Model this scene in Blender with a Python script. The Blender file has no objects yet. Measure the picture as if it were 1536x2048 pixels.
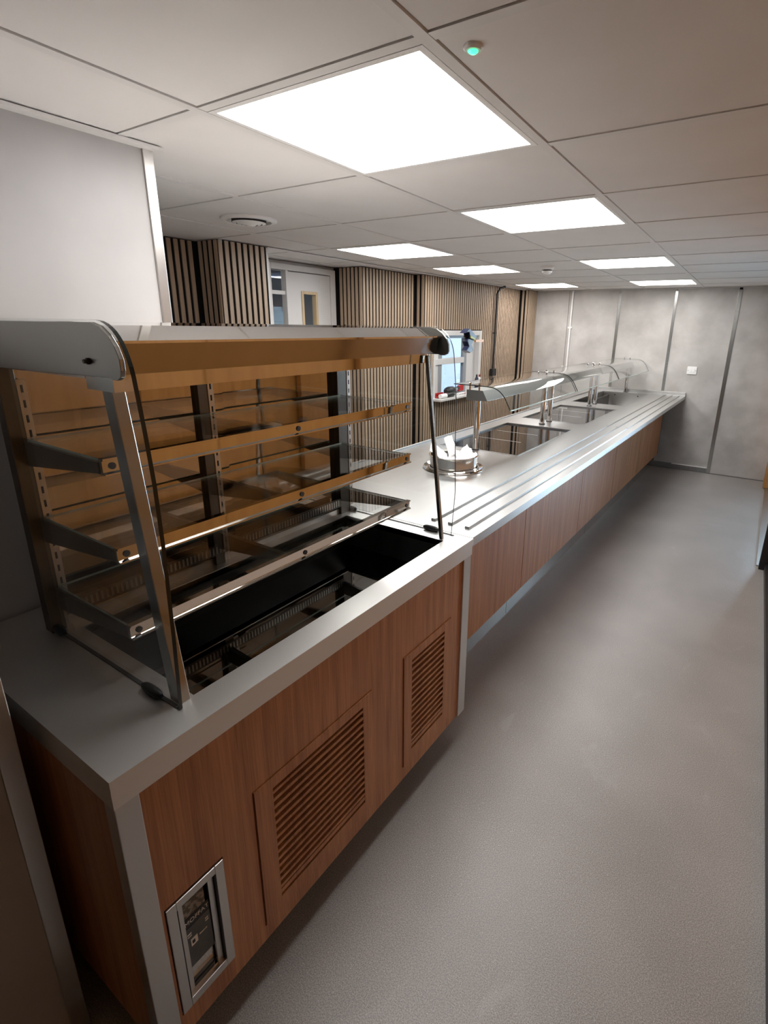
import bpy, bmesh, math, random
from mathutils import Vector
random.seed(7)
SCN = bpy.context.scene
COL = SCN.collection
DZ = 0.07            # measured heights are relative to the wall panel foot; the floor lies 70 mm lower
HC = 2.196           # ceiling (measured frame)
FZ = -0.07           # floor (measured frame)

# ------------------------------------------------------------------ camera, world, exposure
cam = bpy.data.cameras.new('camera')
camo = bpy.data.objects.new('camera', cam); COL.objects.link(camo)
camo.location = (0.6260, -0.9581, 1.6953 + DZ)
camo.rotation_euler = (1.270618, -0.016019, 0.577056)
cam.sensor_fit = 'HORIZONTAL'; cam.sensor_width = 36.0
cam.lens = 1052.02 / 1536 * 36.0
cam.shift_x = -79.986 / 1536; cam.shift_y = -45.72 / 1536
cam.clip_start = 0.02; cam.clip_end = 60
SCN.camera = camo
SCN.view_settings.view_transform = 'Standard'
SCN.view_settings.look = 'None'
SCN.view_settings.exposure = 1.2
SCN.view_settings.gamma = 1.0
SCN.view_settings.use_curve_mapping = False
LED = 7.0            # radiance of the LED ceiling panels
DAY = 21.0            # radiance of the dining hall's daylight window
W = bpy.data.worlds.new('sky'); SCN.world = W; W.use_nodes = True
W.node_tree.nodes['Background'].inputs[0].default_value = (0.42, 0.56, 0.86, 1)
W.node_tree.nodes['Background'].inputs[1].default_value = 0.85

# ------------------------------------------------------------------ materials
def mat(name):
    m = bpy.data.materials.new(name); m.use_nodes = True
    return m, m.node_tree.nodes, m.node_tree.links, m.node_tree.nodes['Principled BSDF']

def simple(name, col, rough=0.5, metal=0.0, spec=0.5, emit=None, es=0):
    m, n, l, b = mat(name)
    b.inputs['Base Color'].default_value = (*col, 1)
    b.inputs['Roughness'].default_value = rough
    b.inputs['Metallic'].default_value = metal
    b.inputs['Specular IOR Level'].default_value = spec
    if emit:
        b.inputs['Emission Color'].default_value = (*emit, 1)
        b.inputs['Emission Strength'].default_value = es
    return m

def noisy(name, c0, c1, scale, rough=0.5, metal=0.0, stretch=(1, 1, 1), bump=0.0, detail=5, lo=0.3, hi=0.7, rvar=0.0, spec=0.5, bscale=None):
    m, n, l, b = mat(name)
    tc = n.new('ShaderNodeTexCoord'); mp = n.new('ShaderNodeMapping')
    mp.inputs['Scale'].default_value = stretch
    l.new(tc.outputs['Object'], mp.inputs['Vector'])
    nz = n.new('ShaderNodeTexNoise'); nz.inputs['Scale'].default_value = scale; nz.inputs['Detail'].default_value = detail
    l.new(mp.outputs[0], nz.inputs['Vector'])
    cr = n.new('ShaderNodeValToRGB'); cr.color_ramp.elements[0].position = lo; cr.color_ramp.elements[1].position = hi
    cr.color_ramp.elements[0].color = (*c0, 1); cr.color_ramp.elements[1].color = (*c1, 1)
    l.new(nz.outputs['Fac'], cr.inputs[0]); l.new(cr.outputs[0], b.inputs['Base Color'])
    b.inputs['Roughness'].default_value = rough; b.inputs['Metallic'].default_value = metal
    b.inputs['Specular IOR Level'].default_value = spec
    if rvar:
        mr = n.new('ShaderNodeMapRange'); mr.inputs['To Min'].default_value = rough - rvar; mr.inputs['To Max'].default_value = rough + rvar
        l.new(nz.outputs['Fac'], mr.inputs['Value']); l.new(mr.outputs[0], b.inputs['Roughness'])
    if bump:
        bp = n.new('ShaderNodeBump'); bp.inputs['Strength'].default_value = bump; bp.inputs['Distance'].default_value = 0.002
        src = nz
        if bscale:
            src = n.new('ShaderNodeTexNoise'); src.inputs['Scale'].default_value = bscale; src.inputs['Detail'].default_value = 2
            l.new(tc.outputs['Object'], src.inputs['Vector'])
        l.new(src.outputs['Fac'], bp.inputs['Height']); l.new(bp.outputs[0], b.inputs['Normal'])
    return m

def wood(name, dark, light, rough=0.45, grain=(26, 26, 1.3)):
    m, n, l, b = mat(name)
    tc = n.new('ShaderNodeTexCoord'); mp = n.new('ShaderNodeMapping'); mp.inputs['Scale'].default_value = grain
    l.new(tc.outputs['Object'], mp.inputs['Vector'])
    a = n.new('ShaderNodeTexNoise'); a.inputs['Scale'].default_value = 1.0; a.inputs['Detail'].default_value = 7; a.inputs['Roughness'].default_value = 0.65
    a.inputs['Distortion'].default_value = 0.6
    l.new(mp.outputs[0], a.inputs['Vector'])
    mp2 = n.new('ShaderNodeMapping'); mp2.inputs['Scale'].default_value = (grain[0] * 8, grain[1] * 8, grain[2] * 3)
    l.new(tc.outputs['Object'], mp2.inputs['Vector'])
    f = n.new('ShaderNodeTexNoise'); f.inputs['Scale'].default_value = 1.0; f.inputs['Detail'].default_value = 3
    l.new(mp2.outputs[0], f.inputs['Vector'])
    mx = n.new('ShaderNodeMath'); mx.operation = 'MULTIPLY_ADD'; mx.inputs[1].default_value = 0.35
    l.new(f.outputs['Fac'], mx.inputs[0])
    sc = n.new('ShaderNodeMath'); sc.operation = 'MULTIPLY'; sc.inputs[1].default_value = 0.65
    l.new(a.outputs['Fac'], sc.inputs[0]); l.new(sc.outputs[0], mx.inputs[2])
    cr = n.new('ShaderNodeValToRGB'); cr.color_ramp.elements[0].position = 0.38; cr.color_ramp.elements[1].position = 0.62
    cr.color_ramp.elements[0].color = (*dark, 1); cr.color_ramp.elements[1].color = (*light, 1)
    l.new(mx.outputs[0], cr.inputs[0]); l.new(cr.outputs[0], b.inputs['Base Color'])
    b.inputs['Roughness'].default_value = rough
    bp = n.new('ShaderNodeBump'); bp.inputs['Strength'].default_value = 0.08; bp.inputs['Distance'].default_value = 0.001
    l.new(f.outputs['Fac'], bp.inputs['Height']); l.new(bp.outputs[0], b.inputs['Normal'])
    return m

def steel(name, base, rough, rvar=0.0):
    """satin metal with a very soft, large-scale change of tone (handling marks)"""
    m, n, l, b = mat(name)
    b.inputs['Metallic'].default_value = 1.0; b.inputs['Roughness'].default_value = rough
    tc = n.new('ShaderNodeTexCoord'); c = n.new('ShaderNodeTexNoise'); c.inputs['Scale'].default_value = 2.0; c.inputs['Detail'].default_value = 1
    l.new(tc.outputs['Object'], c.inputs['Vector'])
    mx = n.new('ShaderNodeMix'); mx.data_type = 'RGBA'; l.new(c.outputs['Fac'], mx.inputs[0])
    mx.inputs[6].default_value = (*[v * 0.95 for v in base], 1); mx.inputs[7].default_value = (*[v * 1.03 for v in base], 1)
    l.new(mx.outputs[2], b.inputs['Base Color'])
    return m

def glass(name, tint=(0.97, 0.985, 0.98), f0=0.04, rough=0.0):
    m = bpy.data.materials.new(name); m.use_nodes = True
    n, l = m.node_tree.nodes, m.node_tree.links
    n.clear()
    out = n.new('ShaderNodeOutputMaterial'); mix = n.new('ShaderNodeMixShader')
    tr = n.new('ShaderNodeBsdfTransparent'); tr.inputs[0].default_value = (*tint, 1)
    gl = n.new('ShaderNodeBsdfGlossy'); gl.inputs['Roughness'].default_value = rough; gl.inputs[0].default_value = (1, 1, 1, 1)
    lw = n.new('ShaderNodeLayerWeight'); lw.inputs['Blend'].default_value = 0.5
    pw = n.new('ShaderNodeMath'); pw.operation = 'POWER'; pw.inputs[1].default_value = 5.0
    ma = n.new('ShaderNodeMath'); ma.operation = 'MULTIPLY_ADD'; ma.inputs[1].default_value = 1 - f0; ma.inputs[2].default_value = f0
    l.new(lw.outputs['Facing'], pw.inputs[0]); l.new(pw.outputs[0], ma.inputs[0]); l.new(ma.outputs[0], mix.inputs[0])
    l.new(tr.outputs[0], mix.inputs[1]); l.new(gl.outputs[0], mix.inputs[2]); l.new(mix.outputs[0], out.inputs[0])
    return m

def floor_mat():
    m, n, l, b = mat('safety_vinyl')
    tc = n.new('ShaderNodeTexCoord')
    sp = n.new('ShaderNodeTexNoise'); sp.inputs['Scale'].default_value = 300; sp.inputs['Detail'].default_value = 2
    l.new(tc.outputs['Object'], sp.inputs['Vector'])
    cr = n.new('ShaderNodeValToRGB'); e = cr.color_ramp.elements
    e[0].position = 0.36; e[0].color = (0.235, 0.222, 0.212, 1); e[1].position = 0.66; e[1].color = (0.45, 0.428, 0.41, 1)
    l.new(sp.outputs['Fac'], cr.inputs[0])
    big = n.new('ShaderNodeTexNoise'); big.inputs['Scale'].default_value = 2.2; big.inputs['Detail'].default_value = 6
    l.new(tc.outputs['Object'], big.inputs['Vector'])
    mr = n.new('ShaderNodeMapRange'); mr.inputs['From Min'].default_value = 0.3; mr.inputs['From Max'].default_value = 0.75
    mr.inputs['To Min'].default_value = 0.9; mr.inputs['To Max'].default_value = 1.12
    l.new(big.outputs['Fac'], mr.inputs['Value'])
    mm = n.new('ShaderNodeMix'); mm.data_type = 'RGBA'; mm.blend_type = 'MULTIPLY'; mm.inputs[0].default_value = 1
    l.new(cr.outputs[0], mm.inputs[6]); l.new(mr.outputs[0], mm.inputs[7])
    # scattered quartz sparkle
    vo = n.new('ShaderNodeTexVoronoi'); vo.inputs['Scale'].default_value = 95
    l.new(tc.outputs['Object'], vo.inputs['Vector'])
    lt = n.new('ShaderNodeMath'); lt.operation = 'LESS_THAN'; lt.inputs[1].default_value = 0.13
    l.new(vo.outputs['Distance'], lt.inputs[0])
    wn = n.new('ShaderNodeTexWhiteNoise'); l.new(vo.outputs['Position'], wn.inputs['Vector'])
    gt = n.new('ShaderNodeMath'); gt.operation = 'GREATER_THAN'; gt.inputs[1].default_value = 0.72
    l.new(wn.outputs['Value'], gt.inputs[0])
    an = n.new('ShaderNodeMath'); an.operation = 'MULTIPLY'; l.new(lt.outputs[0], an.inputs[0]); l.new(gt.outputs[0], an.inputs[1])
    m2 = n.new('ShaderNodeMix'); m2.data_type = 'RGBA'; l.new(an.outputs[0], m2.inputs[0])
    l.new(mm.outputs[2], m2.inputs[6]); m2.inputs[7].default_value = (0.55, 0.54, 0.52, 1)
    # scattered pale grey patches over the whole floor
    mp = n.new('ShaderNodeMapping'); mp.inputs['Scale'].default_value = (3.2, 2.0, 1)
    l.new(tc.outputs['Object'], mp.inputs['Vector'])
    sc = n.new('ShaderNodeTexNoise'); sc.inputs['Scale'].default_value = 1.6; sc.inputs['Detail'].default_value = 8; sc.inputs['Distortion'].default_value = 1.2
    l.new(mp.outputs[0], sc.inputs['Vector'])
    s2 = n.new('ShaderNodeMapRange'); s2.inputs['From Min'].default_value = 0.62; s2.inputs['From Max'].default_value = 0.72
    s2.inputs['To Max'].default_value = 0.22
    l.new(sc.outputs['Fac'], s2.inputs['Value'])
    m3 = n.new('ShaderNodeMix'); m3.data_type = 'RGBA'; l.new(s2.outputs[0], m3.inputs[0])
    l.new(m2.outputs[2], m3.inputs[6]); m3.inputs[7].default_value = (0.5, 0.5, 0.5, 1)
    l.new(m3.outputs[2], b.inputs['Base Color'])
    b.inputs['Roughness'].default_value = 0.38; b.inputs['Specular IOR Level'].default_value = 0.5
    bp = n.new('ShaderNodeBump'); bp.inputs['Strength'].default_value = 0.22; bp.inputs['Distance'].default_value = 0.0012
    l.new(sp.outputs['Fac'], bp.inputs['Height']); l.new(bp.outputs[0], b.inputs['Normal'])
    return m

MT = {}
MT['floor'] = floor_mat()
MT['tile'] = noisy('ceiling_tile_white', (0.76, 0.735, 0.715), (0.80, 0.775, 0.755), 3, rough=0.75, spec=0.2)
MT['tbar'] = simple('white_tee_bar', (0.74, 0.72, 0.70), 0.5)
MT['void'] = simple('dark_void', (0.02, 0.018, 0.017), 0.9)
MT['plaster'] = noisy('pale_wall_panel', (0.38, 0.363, 0.355), (0.46, 0.443, 0.433), 2.5, rough=0.42, detail=8)
MT['concrete'] = noisy('concrete_effect_panel', (0.42, 0.395, 0.37), (0.55, 0.525, 0.50), 3.6, rough=0.5, detail=12, lo=0.36, hi=0.64)
MT['white'] = simple('white_paint', (0.62, 0.605, 0.59), 0.45)
MT['plastic'] = simple('white_plastic', (0.85, 0.84, 0.82), 0.35)
MT['black'] = simple('black_plastic', (0.012, 0.012, 0.013), 0.45)
MT['felt'] = simple('black_felt', (0.012, 0.011, 0.011), 0.95, spec=0.1)
MT['slat'] = wood('oak_slat', (0.31, 0.22, 0.15), (0.50, 0.375, 0.27), 0.5, (40, 40, 1.5))
MT['walnut'] = wood('red_brown_laminate', (0.31, 0.122, 0.044), (0.53, 0.245, 0.102), 0.40)
MT['oak'] = wood('orange_oak_veneer', (0.36, 0.155, 0.034), (0.48, 0.225, 0.058), 0.42, (14, 14, 0.8))
MT['bead'] = wood('pale_beading', (0.50, 0.36, 0.20), (0.62, 0.47, 0.28), 0.4)
MT['steel'] = steel('satin_steel', (0.55, 0.545, 0.535), 0.33)
MT['steel_n'] = steel('matt_steel', (0.76, 0.745, 0.725), 0.42)
MT['endsteel'] = steel('dimmed_end_steel', (0.44, 0.44, 0.42), 0.30)  # darker base stands in for the dim corridor the plate reflects
MT['steel_v'] = steel('satin_steel_upright', (0.60, 0.585, 0.565), 0.30)
MT['mirror'] = steel('polished_steel', (0.80, 0.775, 0.745), 0.045, 0.015)
MT['rear'] = simple('bronze_mirror', (0.47, 0.43, 0.385), 0.03, 1.0)
MT['darksteel'] = simple('dark_bracket_steel', (0.14, 0.135, 0.125), 0.35, 1.0)
MT['blackglass'] = simple('black_ceramic_glass', (0.006, 0.006, 0.007), 0.03, 0.0, 0.5)
MT['wellfloor'] = simple('polished_black_well_floor', (0.32, 0.31, 0.30), 0.03, 1.0)
MT['post'] = simple('dimmed_post_steel', (0.36, 0.355, 0.34), 0.24, 1.0)  # base darkened in place of the dark surroundings this steel would mirror
MT['lampbox'] = simple('grey_steel_lamp_box', (0.34, 0.345, 0.33), 0.32, 1.0)
MT['blackwall'] = simple('black_well_lining', (0.010, 0.010, 0.010), 0.6, spec=0.2)
MT['glass'] = glass('clear_glass', (0.975, 0.985, 0.98))
MT['edge'] = simple('glass_edge_dark', (0.01, 0.014, 0.012), 0.15)
MT['edgelight'] = simple('glass_edge_green', (0.42, 0.52, 0.48), 0.15)
MT['led'] = simple('led_diffuser', (0.9, 0.9, 0.9), 0.5, emit=(1.0, 0.985, 0.97), es=LED)
MT['green'] = simple('green_indicator', (0.02, 0.6, 0.2), 0.3, emit=(0.05, 1.0, 0.28), es=1.2)
MT['daywin'] = simple('daylit_window', (0.6, 0.7, 0.8), 0.4, emit=(0.60, 0.82, 1.0), es=DAY)
MT['paper'] = simple('white_paper', (0.86, 0.85, 0.84), 0.7)
MT['red'] = simple('red_plastic', (0.42, 0.02, 0.02), 0.4)
MT['navy'] = simple('navy_plastic', (0.012, 0.016, 0.05), 0.4)
MT['lime'] = simple('lime_plastic', (0.45, 0.52, 0.10), 0.4)
MT['orange'] = simple('orange_paint', (0.75, 0.30, 0.02), 0.4)
MT['cove'] = noisy('cove_vinyl', (0.17, 0.165, 0.16), (0.22, 0.21, 0.205), 60, rough=0.5)
MT['bluewall'] = simple('blue_grey_paint', (0.28, 0.34, 0.40), 0.6)
MT['hallwall'] = simple('hall_wall_paint', (0.55, 0.56, 0.57), 0.6)
MT['grey'] = simple('grey_frame_paint', (0.27, 0.29, 0.31), 0.4)
MT['lcd'] = noisy('controller_face', (0.055, 0.06, 0.06), (0.09, 0.095, 0.095), 30, rough=0.35)
MT['label'] = noisy('printed_plate', (0.10, 0.085, 0.06), (0.30, 0.27, 0.22), 90, rough=0.5, lo=0.45, hi=0.55)
MT['copper'] = simple('warm_polished_steel', (0.64, 0.62, 0.59), 0.05, 1.0)
MT['fascia'] = simple('fascia_polished_steel', (0.37, 0.36, 0.36), 0.10, 1.0)

# ------------------------------------------------------------------ mesh helpers
class MB:
    """collects shapes given in measured world coordinates, then links them as ONE mesh object"""
    def __init__(s): s.v = []; s.f = []; s.mi = []; s.m = 0
    def add(s, vs, fs):
        o = len(s.v); s.v += [tuple(v) for v in vs]
        for f in fs: s.f.append([o + i for i in f]); s.mi.append(s.m)
        return s
    def box(s, x0, x1, y0, y1, z0, z1):
        x0, x1 = sorted((x0, x1)); y0, y1 = sorted((y0, y1)); z0, z1 = sorted((z0, z1))
        return s.add([(x0, y0, z0), (x1, y0, z0), (x1, y1, z0), (x0, y1, z0), (x0, y0, z1), (x1, y0, z1), (x1, y1, z1), (x0, y1, z1)],
                     [(0, 3, 2, 1), (4, 5, 6, 7), (0, 1, 5, 4), (1, 2, 6, 5), (2, 3, 7, 6), (3, 0, 4, 7)])
    def hexa(s, bottom, top):
        return s.add(list(bottom) + list(top), [(0, 3, 2, 1), (4, 5, 6, 7), (0, 1, 5, 4), (1, 2, 6, 5), (2, 3, 7, 6), (3, 0, 4, 7)])
    def prism(s, prof, y0, y1, shift=0.0, capmat=None):
        """profile of (x, z) extruded from y0 to y1; shift = change of x along the run"""
        n = len(prof)
        vs = [(x, y0, z) for x, z in prof] + [(x + shift, y1, z) for x, z in prof]
        s.add(vs, [(i, (i + 1) % n, n + (i + 1) % n, n + i) for i in range(n)])
        old = s.m
        if capmat is not None: s.m = capmat
        o = len(s.v) - 2 * n
        s.f.append([o + i for i in range(n - 1, -1, -1)]); s.mi.append(s.m)
        s.f.append([o + n + i for i in range(n)]); s.mi.append(s.m)
        s.m = old
        return s
    def sheet(s, path, y0, y1, t, shift=0.0, capmat=None):
        """a bent sheet of thickness t following path (x, z), extruded along y"""
        nrm = []
        for i in range(len(path)):
            a = path[max(i - 1, 0)]; b = path[min(i + 1, len(path) - 1)]
            dx, dz = b[0] - a[0], b[1] - a[1]; L = math.hypot(dx, dz)
            nrm.append((-dz / L, dx / L))
        inner = [(p[0] + nn[0] * t, p[1] + nn[1] * t) for p, nn in zip(path, nrm)]
        n = len(path); old = s.m
        vs = [(x, y0, z) for x, z in path] + [(x, y0, z) for x, z in inner] + [(x + shift, y1, z) for x, z in path] + [(x + shift, y1, z) for x, z in inner]
        fs = []; caps = []
        for i in range(n - 1):
            fs.append((i, i + 1, 2 * n + i + 1, 2 * n + i)); fs.append((n + i + 1, n + i, 3 * n + i, 3 * n + i + 1))
            caps.append((i + 1, i, n + i, n + i + 1)); caps.append((2 * n + i, 2 * n + i + 1, 3 * n + i + 1, 3 * n + i))
        caps.append((0, 2 * n, 3 * n, n)); caps.append((n - 1, 2 * n - 1, 4 * n - 1, 3 * n - 1))
        o = len(s.v); s.v += vs
        for f in fs: s.f.append([o + i for i in f]); s.mi.append(s.m)
        if capmat is not None: s.m = capmat
        for f in caps: s.f.append([o + i for i in f]); s.mi.append(s.m)
        s.m = old
        return s
    def tube(s, pts, r, n=12, caps=True):
        pts = [Vector(p) for p in pts]; rings = []
        for i, p in enumerate(pts):
            d = (pts[min(i + 1, len(pts) - 1)] - pts[max(i - 1, 0)]).normalized()
            u = d.cross(Vector((0, 0, 1)))
            if u.length < 1e-3: u = d.cross(Vector((0, 1, 0)))
            u.normalize(); w = d.cross(u)
            rr = r[i] if isinstance(r, (list, tuple)) else r
            rings.append([p + u * rr * math.cos(2 * math.pi * k / n) + w * rr * math.sin(2 * math.pi * k / n) for k in range(n)])
        vs = [q for rg in rings for q in rg]; fs = []
        for i in range(len(pts) - 1):
            for k in range(n):
                fs.append((i * n + k, i * n + (k + 1) % n, (i + 1) * n + (k + 1) % n, (i + 1) * n + k))
        if caps:
            fs.append(tuple(range(n - 1, -1, -1))); fs.append(tuple((len(pts) - 1) * n + k for k in range(n)))
        return s.add(vs, fs)
    def lathe(s, prof, cx, cy, n=40, close=False):
        vs = []; fs = []
        for r, z in prof:
            for k in range(n):
                a = 2 * math.pi * k / n; vs.append((cx + r * math.cos(a), cy + r * math.sin(a), z))
        m = len(prof)
        for i in range(m - 1 + (1 if close else 0)):
            j = (i + 1) % m
            for k in range(n):
                fs.append((i * n + k, i * n + (k + 1) % n, j * n + (k + 1) % n, j * n + k))
        if not close:
            fs.append(tuple(range(n - 1, -1, -1))); fs.append(tuple((m - 1) * n + k for k in range(n)))
        return s.add(vs, fs)
    def build(s, name, mats, parent=None, bevel=0.0, smooth=False, base=None):
        if base is None:
            base = Vector(parent['_b']) if parent is not None and '_b' in parent else Vector((0, 0, 0))
        base = Vector(base)
        me = bpy.data.meshes.new(name)
        me.from_pydata([(v[0] - base.x, v[1] - base.y, v[2] - base.z) for v in s.v], [], s.f)
        for mm in (mats if isinstance(mats, (list, tuple)) else [mats]): me.materials.append(MT[mm])
        me.polygons.foreach_set('material_index', s.mi)
        bm = bmesh.new(); bm.from_mesh(me); bmesh.ops.recalc_face_normals(bm, faces=bm.faces); bm.to_mesh(me); bm.free()
        if smooth:
            me.polygons.foreach_set('use_smooth', [True] * len(me.polygons))
            try: me.set_sharp_from_angle(angle=math.radians(38))
            except Exception: pass
        ob = bpy.data.objects.new(name, me); COL.objects.link(ob)
        if parent is not None: ob.parent = parent
        else: ob.location = (base.x, base.y, base.z + DZ)
        ob['_b'] = (base.x, base.y, base.z)
        if bevel:
            md = ob.modifiers.new('bevel', 'BEVEL'); md.width = bevel; md.segments = 2; md.limit_method = 'ANGLE'; md.angle_limit = math.radians(40)
        return ob

def thing(name, label, cat, loc, group=None):
    o = bpy.data.objects.new(name, None); COL.objects.link(o)
    o.empty_display_size = 0.1
    o.location = (loc[0], loc[1], loc[2] + DZ); o['_b'] = tuple(loc)
    o['label'] = label; o['category'] = cat
    if group: o['group'] = group
    return o
def tag(o, label, cat, group=None):
    o['label'] = label; o['category'] = cat
    if group: o['group'] = group
    return o
def struct(o): o['kind'] = 'structure'; return o
def lab(o, t): o['label'] = t; return o
def inst(src, parent, d, rotz=0.0, scale=None):
    """another piece sharing src's mesh, moved by d inside the same parent"""
    c = src.copy(); COL.objects.link(c); c.parent = parent
    c.location = Vector(src.location) + Vector(d); c.rotation_euler = (0, 0, rotz)
    if scale: c.scale = scale
    return c

# ------------------------------------------------------------------ the setting: floor
struct(MB().box(-4.6, 3.6, -5.0, 10.2, FZ - 0.1, FZ).build('floor', 'floor'))

# ceiling: lay-in tiles and tee bars as pieces of their own
G = 0.672; TH = -0.03716; SK = math.sin(TH); CK = math.cos(TH)
def gp(i, k): return (i * G + k * G * SK, k * G * CK)
BW = 0.027; GAP = 0.0035; ZT = HC + 0.005; ZB = HC + 0.0015
ceil = struct(MB().box(-4.6, 3.6, -5.0, 10.2, HC + 0.045, HC + 0.145).build('ceiling', 'void'))
LIGHTS = [(-1, 0), (-1, 2), (-1, 5), (-1, 8), (-3, 3), (-3, 5), (-3, 8)]
K0, K1 = -7, 9
YB = 6.60
COLS = [(-5, 1), (-4, 1), (-3, 1), (-2, 1), (-1, 1), (0, 1.36)]
tile_src = {}
def cell_pts(i, k, wid, z, inset=0.0):
    x, y = gp(i, k); wx = wid * G - BW - GAP * 2; wy = G * CK - BW - GAP * 2
    if k == K1: wy = YB - y - BW - GAP * 2
    x0 = x + GAP + inset; x1 = x + GAP + wx - inset; y0 = y + BW + GAP + inset; y1 = y + BW + GAP + wy - inset
    sh = (y1 - y) * math.tan(TH); sh0 = (y0 - y) * math.tan(TH)
    return [(x0 + sh0, y0, z), (x1 + sh0, y0, z), (x1 + sh, y1, z), (x0 + sh, y1, z)]
for i, wid in COLS:
    for k in range(K0, K1 + 1):
        if (i, k) in LIGHTS: continue
        key = (wid, k == K1)
        if key not in tile_src:
            o = MB().hexa(cell_pts(i, k, wid, ZT), cell_pts(i, k, wid, ZT + 0.016)).build('ceiling_tile', 'tile', ceil)
            tile_src[key] = (o, gp(i, k))
        else:
            s, b0 = tile_src[key]; b = gp(i, k)
            inst(s, ceil, (b[0] - b0[0], b[1] - b0[1], 0))
# main runners and cross tees
for i in range(-5, 2):
    if i == 1: continue
    a = gp(i, K0); b = gp(i, K1 + 1); yb = YB + 0.2
    xb = i * G + yb * math.tan(TH)
    MB().hexa([(a[0] - BW, a[1], ZB), (a[0], a[1], ZB), (xb, yb, ZB), (xb - BW, yb, ZB)],
              [(a[0] - BW, a[1], ZB + 0.03), (a[0], a[1], ZB + 0.03), (xb, yb, ZB + 0.03), (xb - BW, yb, ZB + 0.03)]).build('main_runner', 'tbar', ceil)
tee = {}
for i, wid in COLS:
    for k in range(K0, K1 + 1):
        x, y = gp(i, k)
        if wid not in tee:
            o = MB().box(x + 0.0005, x + wid * G - BW - 0.0005, y, y + BW, ZB + 0.0008, ZB + 0.03).build('cross_tee', 'tbar', ceil)
            tee[wid] = (o, (x, y))
        else:
            s, b0 = tee[wid]; inst(s, ceil, (x - b0[0], y - b0[1], 0))

# ------------------------------------------------------------------ back wall
wb = struct(MB().box(-2.7, 1.2, 6.612, 6.75, FZ, HC + 0.04).build('wall_back', 'void'))
xs = [-2.60, -1.905, -1.225, -0.545, 0.13]
for a, b in zip(xs[:-1], xs[1:]):
    MB().box(a + 0.002, b - 0.002, 6.60, 6.612, 0.0, HC).build('wall_panel', 'concrete', wb, 0.001)
MB().box(0.165, 0.95, 6.572, 6.612, FZ + 0.012, HC).build('wall_panel', 'concrete', wb, 0.001)
for x in (-1.225, -0.545):
    lab(MB().box(x - 0.017, x + 0.017, 6.592, 6.604, 0.0, HC - 0.03).build('joint_strip', 'post', wb, 0.002), 'polished steel joint strip between wall panels')
lab(MB().box(0.125, 0.167, 6.566, 6.608, FZ + 0.012, HC - 0.03).build('joint_strip', 'post', wb, 0.002), 'wide polished steel edge trim on the proud panel')
MB().box(-2.60, 0.13, 6.578, 6.612, FZ, 0.0).build('cove_skirting', 'cove', wb, 0.006)
MB().box(0.13, 0.95, 6.575, 6.612, FZ, FZ + 0.012).build('cove_skirting', 'cove', wb)
lab(MB().box(-0.30, 0.125, 6.576, 6.60, -0.006, 0.002).build('cove_cap', 'plastic', wb), 'white cap strip along the skirting')

# ------------------------------------------------------------------ slatted wall behind the counter
wl = MB()
wl.box(-2.80, -2.655, -0.70, 1.352, FZ, HC)                       # a  (slat face -2.64)
wl.box(-2.80, -2.435, 1.352, 1.74, FZ, HC)                        # b  (slat face -2.42)
wl.box(-3.0, -2.615, 2.985, 3.835, FZ, HC)                        # e
GX = -2.495                                                       # backing plane of g (slat face -2.48)
wl.box(-2.75, GX, 3.835, 4.02, FZ, HC); wl.box(-2.75, GX, 5.13, 6.27, FZ, HC)
wl.box(-2.75, GX, 4.02, 5.13, FZ, 0.915); wl.box(-2.75, GX, 4.02, 5.13, 1.655, HC)
wl.box(-2.75, -2.375, 6.27, 6.598, FZ, HC)
wleft = struct(wl.build('wall_left', 'felt'))
SW, SD, PI_ = 0.0285, 0.0065, 0.0495
slat_src = {}
def slat(px, py, face, z0, z1):
    """one slat whose foot centre lies on the backing plane at (px, py); face 'x' looks to +X, 'y' looks to -Y"""
    key = (round(z0, 3), round(z1, 3))
    if key not in slat_src:
        m = MB(); m.box(0, SD, -SW / 2, SW / 2, z0, z1)
        o = m.build('slat', 'slat', wleft); slat_src[key] = o
    else:
        o = slat_src[key].copy(); COL.objects.link(o); o.parent = wleft
    o.location = (px, py, 0); o.rotation_euler = (0, 0, 0 if face == 'x' else -math.pi / 2)
    return o
def run_x(xp, y0, y1, z0=FZ, z1=HC - 0.002):
    n = max(1, round((y1 - y0) / PI_)); p = (y1 - y0) / n
    for j in range(n): slat(xp, y0 + (j + 0.5) * p, 'x', z0, z1)
def run_y(yp, x0, x1, z0=FZ, z1=HC - 0.002, p0=PI_):
    n = max(1, round((x1 - x0) / p0)); p = (x1 - x0) / n
    for j in range(n): slat(x0 + (j + 0.5) * p, yp, 'y', z0, z1)
run_x(-2.655, 0.16, 1.33); run_y(1.352, -2.635, -2.425); run_x(-2.435, 1.345, 1.73)
run_y(2.985, -2.885, -2.605); run_x(-2.615, 2.985, 3.81); run_y(3.835, -2.595, -2.485)
run_x(GX, 3.835, 4.02); run_x(GX, 5.13, 6.25)
run_x(GX, 4.02, 5.13, FZ, 0.905); run_x(GX, 4.02, 5.13, 1.665, HC - 0.002)
run_y(6.27, -2.475, -2.365); run_x(-2.375, 6.27, 6.595)

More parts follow.
